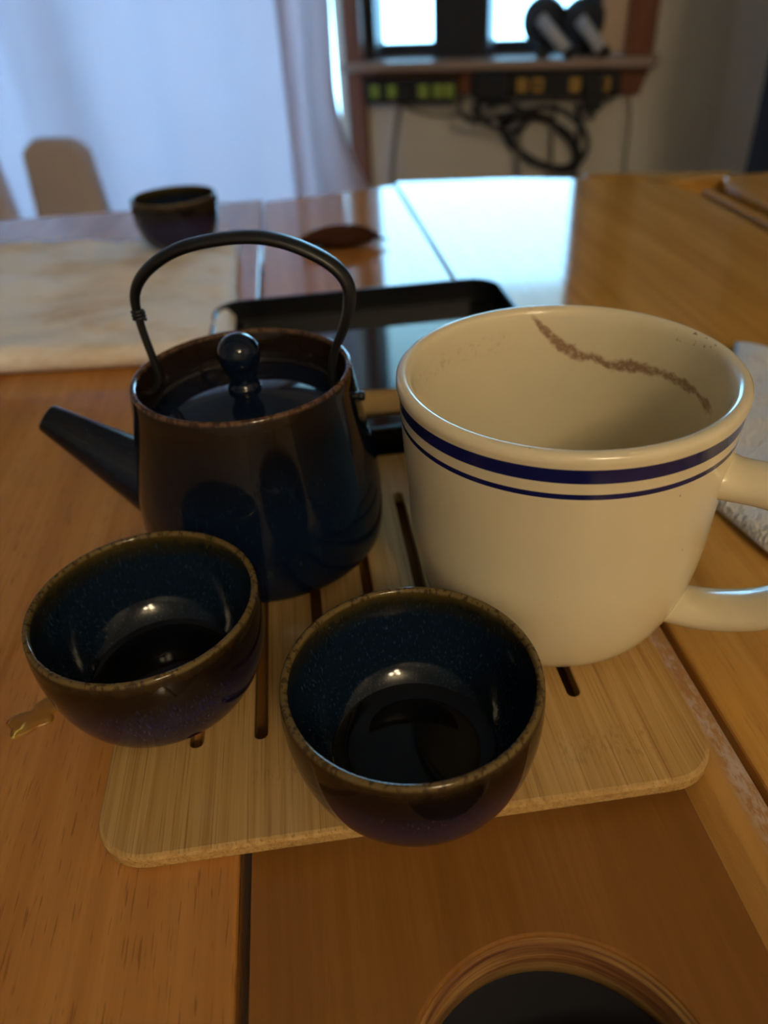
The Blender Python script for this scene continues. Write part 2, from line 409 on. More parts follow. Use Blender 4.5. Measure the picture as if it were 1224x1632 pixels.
def sheet_mat(name, base, tint, patches, thin):
    t = NT(name); tc = t.n('ShaderNodeTexCoord'); sx = t.n('ShaderNodeSeparateXYZ'); t.l(tc.outputs['Object'], sx.inputs[0])
    f = t.noise(t.coords((3, 1, 1.5), (0.7, 0.3, 0.25)), 1, 3, .5)
    c = t.mix(f, tuple(x * .93 for x in base), base)
    for (a0, z0, ra, rz) in patches:      # lavender dye marks in the cloth
        da = t.math('DIVIDE', t.math('SUBTRACT', sx.outputs[0], a0), ra); dz = t.math('DIVIDE', t.math('SUBTRACT', sx.outputs[2], z0), rz)
        d = t.math('SQRT', t.math('ADD', t.math('MULTIPLY', da, da), t.math('MULTIPLY', dz, dz)))
        c = t.mix(t.math('MULTIPLY', t.step(t.math('ADD', d, t.math('MULTIPLY', f, .4)), 1.3, .4), .9), c, tint)
    df = t.n('ShaderNodeBsdfDiffuse'); tr = t.n('ShaderNodeBsdfTranslucent'); mx = t.n('ShaderNodeMixShader')
    t.l(c, df.inputs[0]); t.l(c, tr.inputs[0]); mx.inputs[0].default_value = thin
    t.l(df.outputs[0], mx.inputs[1]); t.l(tr.outputs[0], mx.inputs[2]); t.l(mx.outputs[0], t.out.inputs[0])
    return t.m
M['sheet'] = sheet_mat('thin_sheet', (.86, .76, .80), None, [], .55)
def glass_mat():
    t = NT('window_glass'); tr = t.n('ShaderNodeBsdfTransparent'); gl = t.n('ShaderNodeBsdfGlossy'); fr = t.n('ShaderNodeFresnel'); mx = t.n('ShaderNodeMixShader')
    tr.inputs[0].default_value = (.95, .97, .97, 1); gl.inputs['Roughness'].default_value = .02
    t.l(fr.outputs[0], mx.inputs[0]); t.l(tr.outputs[0], mx.inputs[1]); t.l(gl.outputs[0], mx.inputs[2]); t.l(mx.outputs[0], t.out.inputs[0])
    return t.m
M['glass'] = glass_mat()
def emit(name, color, s):
    t = NT(name); t.p((.8, .7, .5), .4); t.bsdf.inputs['Emission Color'].default_value = (*color, 1); t.bsdf.inputs['Emission Strength'].default_value = s
    return t.m
M['globe'] = emit('lit_globe', (1.0, .80, .52), LAMP)
M['brass'] = plain('brass', (.5, .35, .15), .35, .1, 40, metal=1.0)
M['puddle'] = NT('amber_tea').p((.55, .25, .03), .04, **{'Transmission Weight': .5})

# ------------------------------------------------------------------ room
A_RIGHT = -0.02
P1 = EA * A_RIGHT + EB * WB
def wall_w(name, boxes, mat):
    bm = bmesh.new()
    for b in boxes: box(bm, *b)
    o = obj_bm(name, bm, mat); o.rotation_euler = (0, 0, YAW); return tag(o, kind='structure')
T = .16; Z0, Z1 = FLOOR, CEIL
WIN = (-1.03, -.255, -.03, 1.15); DOOR = (-2.95, -1.052, FLOOR, 1.2); AL = -3.4
wall_w('wall_front', [
    (DOOR[1], WIN[0], WB, WB + T, Z0, Z1), (WIN[1], A_RIGHT + .2, WB, WB + T, Z0, Z1), (WIN[0], WIN[1], WB, WB + T, Z0, WIN[2]), (WIN[0], WIN[1], WB, WB + T, WIN[3], Z1),
    (AL - T, DOOR[0], WB, WB + T, Z0, Z1), (DOOR[0], DOOR[1], WB, WB + T, DOOR[3], Z1)], M['wall'])
wall_w('wall_left', [(AL - T, AL, -2.6, WB, Z0, Z1)], M['wall'])
# the right wall leaves the corner at an open angle
ang = math.radians(-75)
DR = np.array([math.cos(ang), math.sin(ang), 0]); NI = np.array([-.9659, -.2588, 0])
LR = 6.4
bm = bmesh.new(); box(bm, 0, LR, 0, T, Z0, Z1); wr = obj_bm('wall_right', bm, M['wall']); wr.location = (P1[0], P1[1], 0); wr.rotation_euler = (0, 0, ang); tag(wr, kind='structure')
wall_w('wall_back', [(AL - T, 4.2, -2.6 - T, -2.6, Z0, Z1)], M['wall'])
fl = box_obj('floor', -5.2, 4.6, -4.8, 5.2, Z0 - .1, Z0, M['floor']); tag(fl, kind='structure')
ce = box_obj('ceiling', -5.2, 4.6, -4.8, 5.2, Z1, Z1 + .1, M['ceiling']); tag(ce, kind='structure')

# window with two dark sashes
win = empty('window_1', (0, 0, 0), YAW); tag(win, kind='structure')
BW = WB + .10
def bxw(name, a0, a1, b0, b1, z0, z1, mat, par, bev=.003): return box_obj(name, a0, a1, b0, b1, z0, z1, mat, par, bev)
for (s0, s1, g0, g1) in ((-1.03, -.33, -1.012, onwall(932, 60, BW)[0]),):
    bm = bmesh.new()
    box(bm, s0, g0, BW, BW + .04, -.02, 1.15, .003); box(bm, g1, s1, BW, BW + .04, -.02, 1.15, .003)
    box(bm, g0, g1, BW, BW + .04, -.02, .022, .003); box(bm, g0, g1, BW, BW + .04, 1.10, 1.15, .003)
    f = obj_bm('sash_frame', bm, M['sash'], win)
    box_obj('pane', g0 - .003, g1 + .003, BW + .017, BW + .022, .019, 1.103, M['glass'], win)
bxw('side_lining', -.33, -.2555, WB + .005, BW + .04, -.008, 1.15, M['reveal'], win)
bxw('window_sill', -1.03, -.178, WB - .07, BW + .03, -.034, -.010, M['sill_top'], win, .006)
bm = bmesh.new()   # apron with a cut end
for q in ((-1.0, -.034), (-.195, -.034), (-.215, -.098), (-1.0, -.098)): bm.verts.new((q[0], WB - .022, q[1]))
bm.verts.ensure_lookup_table(); bm.faces.new(bm.verts); r = bmesh.ops.extrude_face_region(bm, geom=bm.faces[:]); bmesh.ops.translate(bm, vec=(0, .022, 0), verts=[q for q in r['geom'] if isinstance(q, bmesh.types.BMVert)])
obj_bm('window_apron', bm, M['trim_h'], win)
tr = box_obj('trim_1', -.262, -.193, WB - .025, WB, -.010, 1.21, M['trim'], None, .003); tr.rotation_euler = (0, 0, YAW); tag(tr, kind='structure')
tr = box_obj('trim_2', -1.030, -.978, WB - .035, WB, Z0, 1.25, M['trim'], None, .003); tr.rotation_euler = (0, 0, YAW); tag(tr, kind='structure')
tr = box_obj('trim_3', -.978, -.262, WB - .025, WB, 1.15, 1.21, M['trim_h'], None, .003); tr.rotation_euler = (0, 0, YAW); tag(tr, kind='structure')
# glazed door behind the sheets
dr_ = empty('door_1', (0, 0, 0), YAW); tag(dr_, kind='structure')
bm = bmesh.new()
for (a0, a1) in ((-2.95, -2.87), (-2.06, -1.98), (-1.10, -1.052)): box(bm, a0, a1, WB + .06, WB + .10, Z0, 1.2)
for (z0, z1) in ((Z0, Z0 + .12), (1.12, 1.2)): box(bm, -2.95, -1.052, WB + .065, WB + .095, z0, z1)
obj_bm('door_frame', bm, M['reveal'], dr_)
for (a0, a1) in ((-2.87, -2.06), (-1.98, -1.10)): box_obj('pane', a0, a1, WB + .078, WB + .083, Z0 + .12, 1.12, M['glass'], dr_)

# ceiling lamp behind the photographer
lamp = empty('ceiling_lamp_offscreen', (0.55, -1.75, CEIL)); tag(lamp, 'brass ceiling lamp with three warm lit globes', 'lamp')
revolve('canopy', [(0, 0), (.09, 0), (.085, -.02), (.03, -.035), (.012, -.04), (.012, -.16), (0, -.16)], M['brass'], lamp, 32)
for k in range(3):
    a = 2 * PI * k / 3 + .4
    sweep('arm', [(0, 0, -.14), (.08 * math.cos(a), .08 * math.sin(a), -.17), (.17 * math.cos(a), .17 * math.sin(a), -.15)], M['brass'], lamp, .008)
    g = revolve('globe_offscreen', [(0, -.085)] + [(.085 * math.sin(t), -.085 * math.cos(t)) for t in np.linspace(.15, 2.95, 14)] + [(0, .085)], M['globe'], lamp, 24)
    g.location = (.17 * math.cos(a), .17 * math.sin(a), -.225)

# ------------------------------------------------------------------ table
tab = empty('wooden_table', (0, 0, 0), PSI); tag(tab, 'varnished orange wooden table with long gaps and a round cup hole', 'table')
def poly_plate(name, pts, z0, z1, mat, parent, bev=.0012):
    c = np.mean(np.array(pts), axis=0)
    def fn(i):
        n = len(pts); out = []
        for k in range(n):
            p = np.array(pts[k]); a = np.array(pts[k - 1]) - p; b = np.array(pts[(k + 1) % n]) - p
            a /= np.linalg.norm(a); b /= np.linalg.norm(b); cr = abs(a[0] * b[1] - a[1] * b[0]); out.append(tuple(p + (a + b) * i / max(cr, .3)))
        return out
    return plate(name, fn, [], z0, z1, mat, parent, bev)
poly_plate('left_leaf', [(-.75, -.32), (-.0372, -.32), (-.0372, .905), (-.75, .925)], ZT - .022, ZT, M['leaf_l'], tab)
poly_plate('right_leaf', [(.1182, -.32), (.396, -.32), (.400, .60), (.4075, .7705), (.3995, .820), (.385, .845), (.250, .905), (.1182, .935)], ZT - .022, ZT, M['leaf_r'], tab)
# inset panel with a drilled cup hole; its right side rises to a worn lip
HC = (.0372, .0531); HR = .0376; ZP = ZT - .005
def circ(cx, cy, r, n=64): return [(cx + r * math.cos(2 * PI * k / n), cy + r * math.sin(2 * PI * k / n)) for k in range(n)]
plate('inset_panel', lambda i: [(-.0345 + i, -.32 + i), (.0968, -.32 + i), (.0968, .330), (-.0345 + i, .330)], [lambda i: circ(*HC, HR + i)], ZP - .0185, ZP, M['insert'], tab, .0010, 0.0)
lw = []
for v_ in np.linspace(-.32, .330, 60):
    lw.append([(.0968, v_, ZP - .0185), (.0968, v_, ZP), (.0972, v_, ZP + .0002), (.1020, v_, ZT - .0004), (.1028, v_, ZT), (.1148, v_, ZT), (.1156, v_, ZT - .0008), (.1156, v_, ZP - .0185)])
V = [q for r in lw for q in r]; n = 8; Fc = [(i * n + k, i * n + (k + 1) % n, (i + 1) * n + (k + 1) % n, (i + 1) * n + k) for i in range(59) for k in range(n)]
Fc += [tuple(range(n))[::-1], tuple(range(59 * n, 60 * n))]
autosmooth(obj('worn_lip', V, Fc, M['lip'], tab, False), 50)
poly_plate('level_panel', [(-.0345, .3305), (.1156, .3305), (.1156, .918), (-.0345, .893)], ZT - .022, ZT, M['insert_far'], tab)
# routed ring lining the hole, and the dark felt cup below
rg = revolve('hole_edge', [(HR - .0001, ZP - .0008), (HR - .0010, ZP - .0030), (HR - .0013, ZP - .0100), (HR - .0010, ZP - .0180), (HR + .0004, ZP - .0184)], M['hole_wall'], tab, 64); rg.location = (*HC, 0)
ln = revolve('cup_liner', [(HR + .001, ZP - .0190), (HR + .001, ZP - .060), (HR - .004, ZP - .064), (0, ZP - .064)], M['liner'], tab, 48); ln.location = (*HC, 0)
# frame pieces at the far right corner
poly_plate('back_rail', [(.330, .895), (.330, .878), (.388, .850), (.402, .8225), (.476, .8225), (.482, .850), (.400, .868)], ZT - .004, ZT + .0005, M['leaf_r'], tab)
box_obj('recess_wall', .398, .476, .8235, .8275, ZT - .030, ZT - .0042, M['leaf_r'], tab)
box_obj('corner_recess', .380, .52, .74, .856, ZT - .040, ZT - .028, M['leaf_r'], tab)
poly_plate('side_rail', [(.4035, -.30), (.4120, -.30), (.4160, .60), (.4210, .768), (.4120, .770), (.4060, .60)], ZT - .02, ZT + .004, M['leaf_r'], tab, .002)
poly_plate('side_board', [(.4260, -.30), (.62, -.30), (.62, .800), (.458, .812), (.4380, .770), (.4310, .60)], ZT - .02, ZT + .006, M['leaf_r'], tab, .005)
bm = bmesh.new()
for b in ((-.66, .56, -.22, -.20, ZT - .12, ZT - .03), (-.66, .56, .80, .82, ZT - .12, ZT - .045), (-.66, -.64, -.22, .82, ZT - .12, ZT - .03), (.54, .56, -.22, .82, ZT - .12, ZT - .03)): box(bm, *b)
obj_bm('apron', bm, M['leaf_l'], tab)
for (x, y) in ((-.66, -.22), (.50, -.22), (-.66, .76), (.50, .76)): box_obj('leg', x, x + .06, y, y + .06, FLOOR, ZT - .03, M['leaf_l'], tab, .004)

# bamboo board with seven slots
UB = (-.0780, .1068, .1215, .3207)
slots = [(-.0511 + .02053 * k) for k in range(7)]
def slot_fn(u0): return lambda i: rrect(u0 - .0021 - i, u0 + .0021 + i, .1570 - i, .2860 + i, .0020 + i, 5)
bb = plate('bamboo_board', lambda i: rrect(UB[0] + i, UB[1] - i, UB[2] + i, UB[3] - i, .0160 - i, 10), [slot_fn(s) for s in slots], ZT + .0001, 0.0, M['bamboo'], None, .0005, .0014)
bb.rotation_euler = (0, 0, PSI); tag(bb, 'slotted light bamboo tray board with rounded corners under the tea set', 'tray')

# black tray behind the board
def loft_rrect(name, x0, x1, y0, y1, r, prof, mat, parent=None, n=8):
    V, Fc = [], []; N = 4 * (n + 1)
    for ins, z in prof: V += [(x, y, z) for x, y in rrect(x0 + ins, x1 - ins, y0 + ins, y1 - ins, max(r - ins, .002), n)]
    for i in range(len(prof) - 1):
        for k in range(N): Fc.append((i * N + k, i * N + (k + 1) % N, (i + 1) * N + (k + 1) % N, (i + 1) * N + k))
    Fc.append(tuple(range(N))[::-1]); Fc.append(tuple(range((len(prof) - 1) * N, len(prof) * N)))
    return autosmooth(obj(name, V, Fc, mat, parent, False), 18)
zr = .0125
bt = loft_rrect('black_tray', -.0650, .1370, .3245, .5300, .022, [(.004, ZT + .0002), (.0025, ZT + .002), (.0003, zr - .002), (0, zr - .0008), (.0008, zr), (.0024, zr), (.0032, zr - .0008), (.0036, ZT + .0045), (.0044, ZT + .0035)], M['black_lacquer'])
bt.data.materials.append(M['black_gloss']); bt.data.polygons[len(bt.data.polygons) - 1].material_index = 1
bt.rotation_euler = (0, 0, PSI); tag(bt, 'empty black lacquered square tray with raised rim behind the bamboo board', 'tray')

# pale bamboo scoop lying in the black tray
sc = empty('bamboo_scoop', (0, 0, 0), PSI); tag(sc, 'pale bamboo tea scoop lying at the front of the black tray', 'scoop')
V, Fc = [], []; NS, NK = 24, 9
for i in range(NS):
    s = i / (NS - 1); x = .012 + s * .105; wv = .0125 * (1 - .35 * s); dep = .0085 * (1 - .5 * s); y = .3560 + .012 * s
    for k in range(NK):
        t_ = -1 + 2 * k / (NK - 1); V.append((x, y + wv * t_, ZT + .0052 + dep * abs(t_) ** 2.2 + .0055 * (1 - s)))
for i in range(NS):
    for k in range(NK): q = V[i * NK + k]; V.append((q[0], q[1], q[2] - .0017))
O = NS * NK
for i in range(NS - 1):
    for k in range(NK - 1):
        a = i * NK + k; Fc.append((a, a + NK, a + NK + 1, a + 1)); Fc.append((O + a, O + a + 1, O + a + NK + 1, O + a + NK))
for i in range(NS - 1):
    for k in (0, NK - 1): a = i * NK + k; Fc.append((a, O + a, O + a + NK, a + NK) if k == 0 else (a, a + NK, O + a + NK, O + a))
for k in range(NK - 1): Fc.append((k, k + 1, O + k + 1, O + k)); a = (NS - 1) * NK + k; Fc.append((a, O + a, O + a + 1, a + 1))
obj('channel', V, Fc, M['scoop'], sc)
sweep('binding', [(.060, .361 + .0115 * math.cos(t), ZT + .0075 + .0070 * math.sin(t)) for t in np.linspace(PI * 1.0, 2 * PI, 12)], M['scoop'], sc, .0009, 6)

# ------------------------------------------------------------------ tea cups
CH = .0406
M['cup_in'] = glaze('cup_glaze_inside', CH, True); M['cup_out'] = glaze('cup_glaze_outside', CH, False)
def cup_profile():
    out = [tuple(q) for q in bez([(.0202, .0), (.0332, .0), (.0381, .0247), (.0360, CH - .0010)], 18)]
    pr = [(0, .0022), (.0150, .0022), (.0163, .0), (.0195, .0)] + out[1:] + [(.0356, CH - .0003), (.0349, CH), (.0342, CH - .0003), (.0337, CH - .0011)]
    no = len(pr) - 3
    inn = [tuple(q) for q in bez([(.0337, CH - .0011), (.0362, .0250), (.0312, .0080), (.0150, .0042)], 18)][1:]
    pr += inn + [(0, .0040)]
    return pr, no
CP, CNO = cup_profile()
def tea_cup(loc, rz, label, group=None):
    c = empty('tea_cup', loc, rz); tag(c, label, 'cup', group)
    revolve('cup_body', CP, None, c, 96, [M['cup_out'], M['cup_in']], [0 if i < CNO else 1 for i in range(len(CP) - 1)])
    return c
tea_cup((-.0774, .1783, 0), .3, 'dark blue glazed tea cup standing on the board corner beside the teapot spout')
tea_cup((.0044, .1404, 0), 1.7, 'dark blue glazed tea cup overhanging the front edge of the bamboo board')
tea_cup((-.1605, .6790, .0112), 2.6, 'dark glazed tea cup standing on the folded white towel')
def tea(loc, r, label):
    o = revolve('tea', [(0, 0), (r * .6, 0), (r - .0006, 0), (r, .0004)], M['tea'], None, 64); o.location = loc
    # underside so that the liquid is a body
    tag(o, label, 'tea'); return o
tea((-.0774, .1783, .0085), .0243, 'dark tea left in the cup beside the teapot spout')
tea((.0044, .1404, .0085), .0243, 'dark tea left in the cup at the front edge of the board')

# ------------------------------------------------------------------ teapot
PX, PY, PR, PH = -.0494, .2605, .0412, .0782
AZ = math.radians(-10)
pot = empty('teapot', (PX, PY, 0), AZ); tag(pot, 'black blue glazed ceramic teapot with a metal bail handle on the bamboo board', 'teapot')
prb, pRw, pzw = .0415, .0491, .0218
low = bez([(prb, .0018), (prb + .5 * (pRw - prb) + .004, .0018), (pRw, pzw * .3), (pRw, pzw)], 12)
upp = bez([(pRw, pzw), (pRw, pzw + .3 * (PH - pzw)), (PR + .3 * (pRw - PR), pzw + .6 * (PH - pzw)), (PR, PH - .0012)], 18)
pp = [(0, .003), (.0345, .003), (.0355, 0), (.0385, 0), (.0390, .0018)] + [tuple(q) for q in low] + [tuple(q) for q in upp[1:]]
pp += [(PR - .0003, PH - .0004), (PR - .0012, PH), (PR - .0022, PH - .0005), (PR - .0026, PH - .0015), (PR - .0034, PH - .0120), (PR - .0045, PH - .0150), (PR - .0085, PH - .0155), (PR - .0085, PH - .0185), (.0400, .035), (.0420, .012), (0, .008)]
revolve('pot_body', pp, M['pot'], pot, 112)
lid = revolve('lid', [(0, PH - .0155), (.0345, PH - .0155), (.0358, PH - .0148), (.0360, PH - .0138), (.0350, PH - .0128), (.0300, PH - .0118), (.0200, PH - .0098), (.0100, PH - .0083), (.0062, PH - .0078), (0, PH - .0078)], M['lid'], pot, 96)
kz = .0845
kp = [(.0060, PH - .0082), (.0064, PH - .0070), (.0058, PH - .0058), (.0048, PH - .0048), (.0047, PH - .0034), (.0055, PH - .0018)]
kp += [(.0079 * math.sin(t), kz - .0079 * math.cos(t)) for t in np.linspace(.85, PI - .12, 14)] + [(0, kz + .0079)]
revolve('knob', kp, M['lid'], lid, 48)
# bail handle in the plane of the spout
hp = [(-.0440, .0680), (-.0400, .0680), (-.0362, .0690), (-.0335, .0740), (-.0338, .0815), (-.0353, .0950), (-.0347, .1068), (-.0277, .1157), (-.0135, .1231), (.0071, .1263), (.0220, .1247), (.0362, .1183), (.0427, .1108), (.0426, .1020), (.0394, .0929), (.0360, .0857), (.0342, .0770), (.0350, .0710), (.0385, .0682), (.0405, .0680), (.0440, .0680)]
hh = spline([(x, 0, z) for x, z in hp], 6)
def strap(t):
    s = max(0.0, min(1.0, (min(t, 1 - t) - .24) / .14)); s = s * s * (3 - 2 * s)
    return (.0015 + .0024 * s, .0015 + .0007 * s)
sweep('handle', hh, M['iron'], pot, n=14, up=(0, 0, 1), wt=strap)
for sx_ in (-1, 1):
    p_ = (.0446 if sx_ > 0 else -.0446)
    rv_ = revolve('handle_pin', [(0, 0), (.0017, .0002), (.0019, .0010), (.0015, .0024), (0, .0026)], M['iron'], pot, 16)
    rv_.location = (p_ - sx_ * .0012, 0, .068); rv_.rotation_euler = (0, sx_ * PI / 2, 0)
# wrapped twist of wire on one leg
sweep('handle_twist', [(-.0352 + .0021 * math.cos(t), .0021 * math.sin(t), .0975 + .0006 * t / 3) for t in np.linspace(0, 6 * PI, 60)], M['iron'], pot, .0006, 6)
# spout
A0 = Vector((-.0400, 0, .0230)); A1 = Vector((-.0856, 0, .0560)); ax = (A1 - A0).normalized(); sd = Vector((0, 1, 0)); nn = ax.cross(sd)
V, Fc = [], []; n = 40
def spr(t): return .0168 + (.0062 - .0168) * t ** .92
rings = [(t, spr(t)) for t in np.linspace(0, 1, 14)] + [(1.012, .0056), (1.010, .0050), (.98, .0047), (.75, .0060), (.5, .0060)]
for t, r in rings:
    c0 = A0.lerp(A1, t) if t <= 1 else A1 + ax * (t - 1) * .056
    for k in range(n):
        a = 2 * PI * k / n; V.append(c0 + sd * (r * .92 * math.cos(a)) + nn * (r * math.sin(a)))
for i in range(len(rings) - 1):
    for k in range(n): Fc.append((i * n + k, (i + 1) * n + k, (i + 1) * n + (k + 1) % n, i * n + (k + 1) % n))
Fc.append(tuple(range((len(rings) - 1) * n, len(rings) * n)))
sp_ = obj('spout', V, Fc, M['pot'], pot); bm = bmesh.new(); bm.from_mesh(sp_.data); bmesh.ops.recalc_face_normals(bm, faces=bm.faces); bm.to_mesh(sp_.data); bm.free()

# ------------------------------------------------------------------ mug
MX, MY, MR, MH = .0587, .2095, .0524, .0952
mug = empty('mug', (MX, MY, 0)); tag(mug, 'large cream mug with blue stripes and a dried coffee stain inside', 'mug')
mo = bez([(.0300, 0), (.0405, .0002), (.0499, .0190), (.0499, .0546)], 20)
mp = [(0, .002), (.0285, .002), (.0290, 0)] + [tuple(q) for q in mo] + [(.0504, .062), (.0509, .070), (.0513, .078), (.0517, .0865), (.0520, .0905), (.0525, .0925), (.0524, .0942), (.0514, .0953), (.0500, .0956), (.0487, .0950), (.0479, .0938), (.0474, .0920)]
nmo = len(mp) - 4
mp += [(.0468, .0860), (.0462, .0700), (.0455, .0500), (.0448, .0350), (.0425, .0200), (.0370, .0100), (.0250, .0055), (0, .0048)]
revolve('mug_body', mp, None, mug, 128, [M['mug'], M['mug_in']], [0 if i < nmo else 1 for i in range(len(mp) - 1)])
ha = math.radians(-32)
hpts = [(.0460, .0700), (.0530, .0692), (.0640, .0690), (.0760, .0655), (.0835, .0565), (.0850, .0450), (.0800, .0335), (.0700, .0245), (.0600, .0195), (.0510, .0170), (.0430, .0165), (.0380, .0175)]
hs = spline([(r * math.cos(ha), r * math.sin(ha), z) for r, z in hpts], 8)
def hw(t):
    e = max(0, 1 - min(t, 1 - t) / .13) ** 2
    return (.0085 + .0022 * e, .0060 + .0018 * e)
sweep('mug_handle', hs, M['mug'], mug, n=24, up=(0, 0, 1), wt=hw)

# ------------------------------------------------------------------ cloths
def cloth_slab(name, quad, nx, ny, th, zb, mat, amp, seed, edge=.010, fs=18.0):
    """soft folded cloth: quad = 4 corners (x,y) ccw from near left; closed slab with rounded borders"""
    q = [np.array(c, float) for c in quad]; V, Fc = [], []
    def P(s, t): return (q[0] * (1 - s) + q[1] * s) * (1 - t) + (q[3] * (1 - s) + q[2] * s) * t
    size = np.linalg.norm(q[1] - q[0]), np.linalg.norm(q[3] - q[0])
    for layer in (1, 0):
        for j in range(ny + 1):
            for i in range(nx + 1):
                s, t = i / nx, j / ny; x, y = P(s, t)
                d = min(s * size[0], (1 - s) * size[0], t * size[1], (1 - t) * size[1])
                e = min(1, d / edge); e = math.sqrt(max(0, 1 - (1 - e) ** 2))
                w = noise.fractal(Vector((x * fs + seed, y * fs, seed)), 1.0, 2.0, 4)
                w2 = noise.noise(Vector((x * 7 + seed, y * 11, 3)))
                wob = .0035 * noise.noise(Vector((x * 25, y * 25, seed + 9))) * (1 - e)
                z = zb + th * .5 + (th * .5 * e + (amp * w + amp * w2) * e if layer else -th * .5 * e)
                V.append((x + wob, y + wob, max(z, zb)))
    O = (nx + 1) * (ny + 1)
    for j in range(ny):
        for i in range(nx):
            a = j * (nx + 1) + i; Fc.append((a, a + 1, a + nx + 2, a + nx + 1)); Fc.append((O + a, O + a + nx + 1, O + a + nx + 2, O + a + 1))
    B = [i for i in range(nx + 1)] + [j * (nx + 1) + nx for j in range(1, ny + 1)] + [ny * (nx + 1) + i for i in range(nx - 1, -1, -1)] + [j * (nx + 1) for j in range(ny - 1, 0, -1)]
    for k in range(len(B)): a, b = B[k], B[(k + 1) % len(B)]; Fc.append((a, O + a, O + b, b))
    o = obj(name, V, Fc, mat); bm = bmesh.new(); bm.from_mesh(o.data); bmesh.ops.remove_doubles(bm, verts=bm.verts, dist=1e-6); bmesh.ops.recalc_face_normals(bm, faces=bm.faces); bm.to_mesh(o.data); bm.free()
    return o
tw = cloth_slab('towel', [(-.62, .468), (-.088, .452), (-.118, .715), (-.62, .735)], 110, 60, .0170, ZT + .0003, M['towel'], .0045, 4.2, .012, 20.0)
tag(tw, 'folded white towel with beige stains lying behind the teapot spout', 'towel')
pt = cloth_slab('paper_towel', [(.1420, .268), (.1720, .165), (.362, .232), (.225, .432)], 70, 70, .0090, ZT + .0003, M['paper'], .0022, 8.1, .012, 60)
tag(pt, 'white quilted paper towel lying behind the mug handle', 'towel')

# amber puddle beside the left cup
pc = onz(62, 1140, ZT); V = [(0, 0, .0011)]; Fc = []; n = 40
for rr, zz in ((.55, .0010), (.85, .0007), (1.0, 0.0)):
    for k in range(n):
        a = 2 * PI * k / n; r = .0075 * (1 + .28 * math.sin(2 * a + .6) + .16 * math.sin(5 * a + 1) + .12 * math.sin(3 * a))
        V.append((rr * r * 1.25 * math.cos(a), rr * r * .9 * math.sin(a), zz))
for k in range(n): Fc.append((0, 1 + k, 1 + (k + 1) % n))
for i in range(2):
    for k in range(n): a = 1 + i * n; Fc.append((a + k, a + n + k, a + n + (k + 1) % n, a + (k + 1) % n))
Fc.append(tuple(range(1 + 2 * n, 1 + 3 * n))[::-1])
pd = obj('tea_puddle', V, Fc, M['puddle']); pd.location = (pc[0], pc[1], ZT + .0001); pd.rotation_euler = (0, 0, .5); tag(pd, 'small amber tea puddle on the wooden table top', 'puddle')

# dark leaf shaped wooden dish
V, Fc = [], []; NX, NY = 28, 12
for layer in (0, 1):
    for i in range(NX + 1):
        s = -1 + 2 * i / NX; w = .0260 * max(.02, (1 - abs(s) ** 1.8)) ** .9
        for j in range(NY + 1):
            t_ = -1 + 2 * j / NY; h = .0018 + .0105 * (abs(t_) ** 2 * (1 - abs(s) ** 3) + .6 * abs(s) ** 2.5)
            V.append((s * .037, w * t_, h - (0 if layer == 0 else .0018)))
O = (NX + 1) * (NY + 1)
for i in range(NX):
    for j in range(NY):
        a = i * (NY + 1) + j; Fc.append((a, a + NY + 1, a + NY + 2, a + 1)); Fc.append((O + a, O + a + 1, O + a + NY + 2, O + a + NY + 1))
    for j in (0, NY): a = i * (NY + 1) + j; Fc.append((a, O + a, O + a + NY + 1, a + NY + 1))
for j in range(NY):
    a = j; Fc.append((a, a + 1, O + a + 1, O + a)); a = NX * (NY + 1) + j; Fc.append((a, O + a, O + a + 1, a + 1))
lf = empty('leaf_dish', (-.0235, .700, ZT), -.06); tag(lf, 'dark brown leaf shaped wooden dish lying beyond the black tray', 'dish')
obj('dish_body', V, Fc, M['dark_wood'], lf)
sweep('leaf_stalk', [(.030, 0, .006), (.037, -.001, .0062), (.043, -.003, .005)], M['dark_wood'], lf, .0012, 8)

# ------------------------------------------------------------------ hanging sheets
def sheet(name, a0, a1, b, z0, z1, folds, amp, seed, flare, label, mat='sheet'):
    nx, nz = 90, 60; V, Fc = [], []
    for j in range(nz + 1):
        t = j / nz; z = z0 + (z1 - z0) * t
        for i in range(nx + 1):
            s = i / nx; a = a0 + (a1 - a0) * s
            fl_ = flare * max(0, 1 - (z - z0) / .42) ** 2 * s ** 2
            y = amp * math.sin(s * folds * 2 * PI + seed + .6 * math.sin(t * 3 + seed)) + .6 * amp * noise.noise(Vector((s * folds * 2.2, t * 1.5, seed))) + .02 * noise.noise(Vector((s * 3, t * 2, seed + 3)))
            V.append((a + fl_, b + y - .04 * max(0, 1 - t * 3) * s * (flare > 0), z))
    for j in range(nz):
        for i in range(nx): a = j * (nx + 1) + i; Fc.append((a, a + 1, a + nx + 2, a + nx + 1))
    o = obj(name, V, Fc, M[mat]); o.rotation_euler = (0, 0, YAW); md = o.modifiers.new('th', 'SOLIDIFY'); md.thickness = .0012
    tag(o, label, 'curtain'); return o
sheet('hanging_sheet', -3.05, -1.155, WB - .115, FLOOR + .02, 1.30, 7, .016, 1.0, 0, 'wide pale lavender sheet hung over the glass door')
sheet('hanging_sheet', -1.180, -1.012, WB - .135, FLOOR + .30, 1.30, 2, .006, 4.0, .20, 'narrow pale blue sheet strip hung beside the wooden casing')
rod = sweep('curtain_rod', [(-3.15, WB - .12, 1.318), (-.99, WB - .12, 1.318)], M['brass'], None, .012, 12); rod.rotation_euler = (0, 0, YAW); tag(rod, 'brass rod above the glass door carrying the sheets', 'curtain rod')

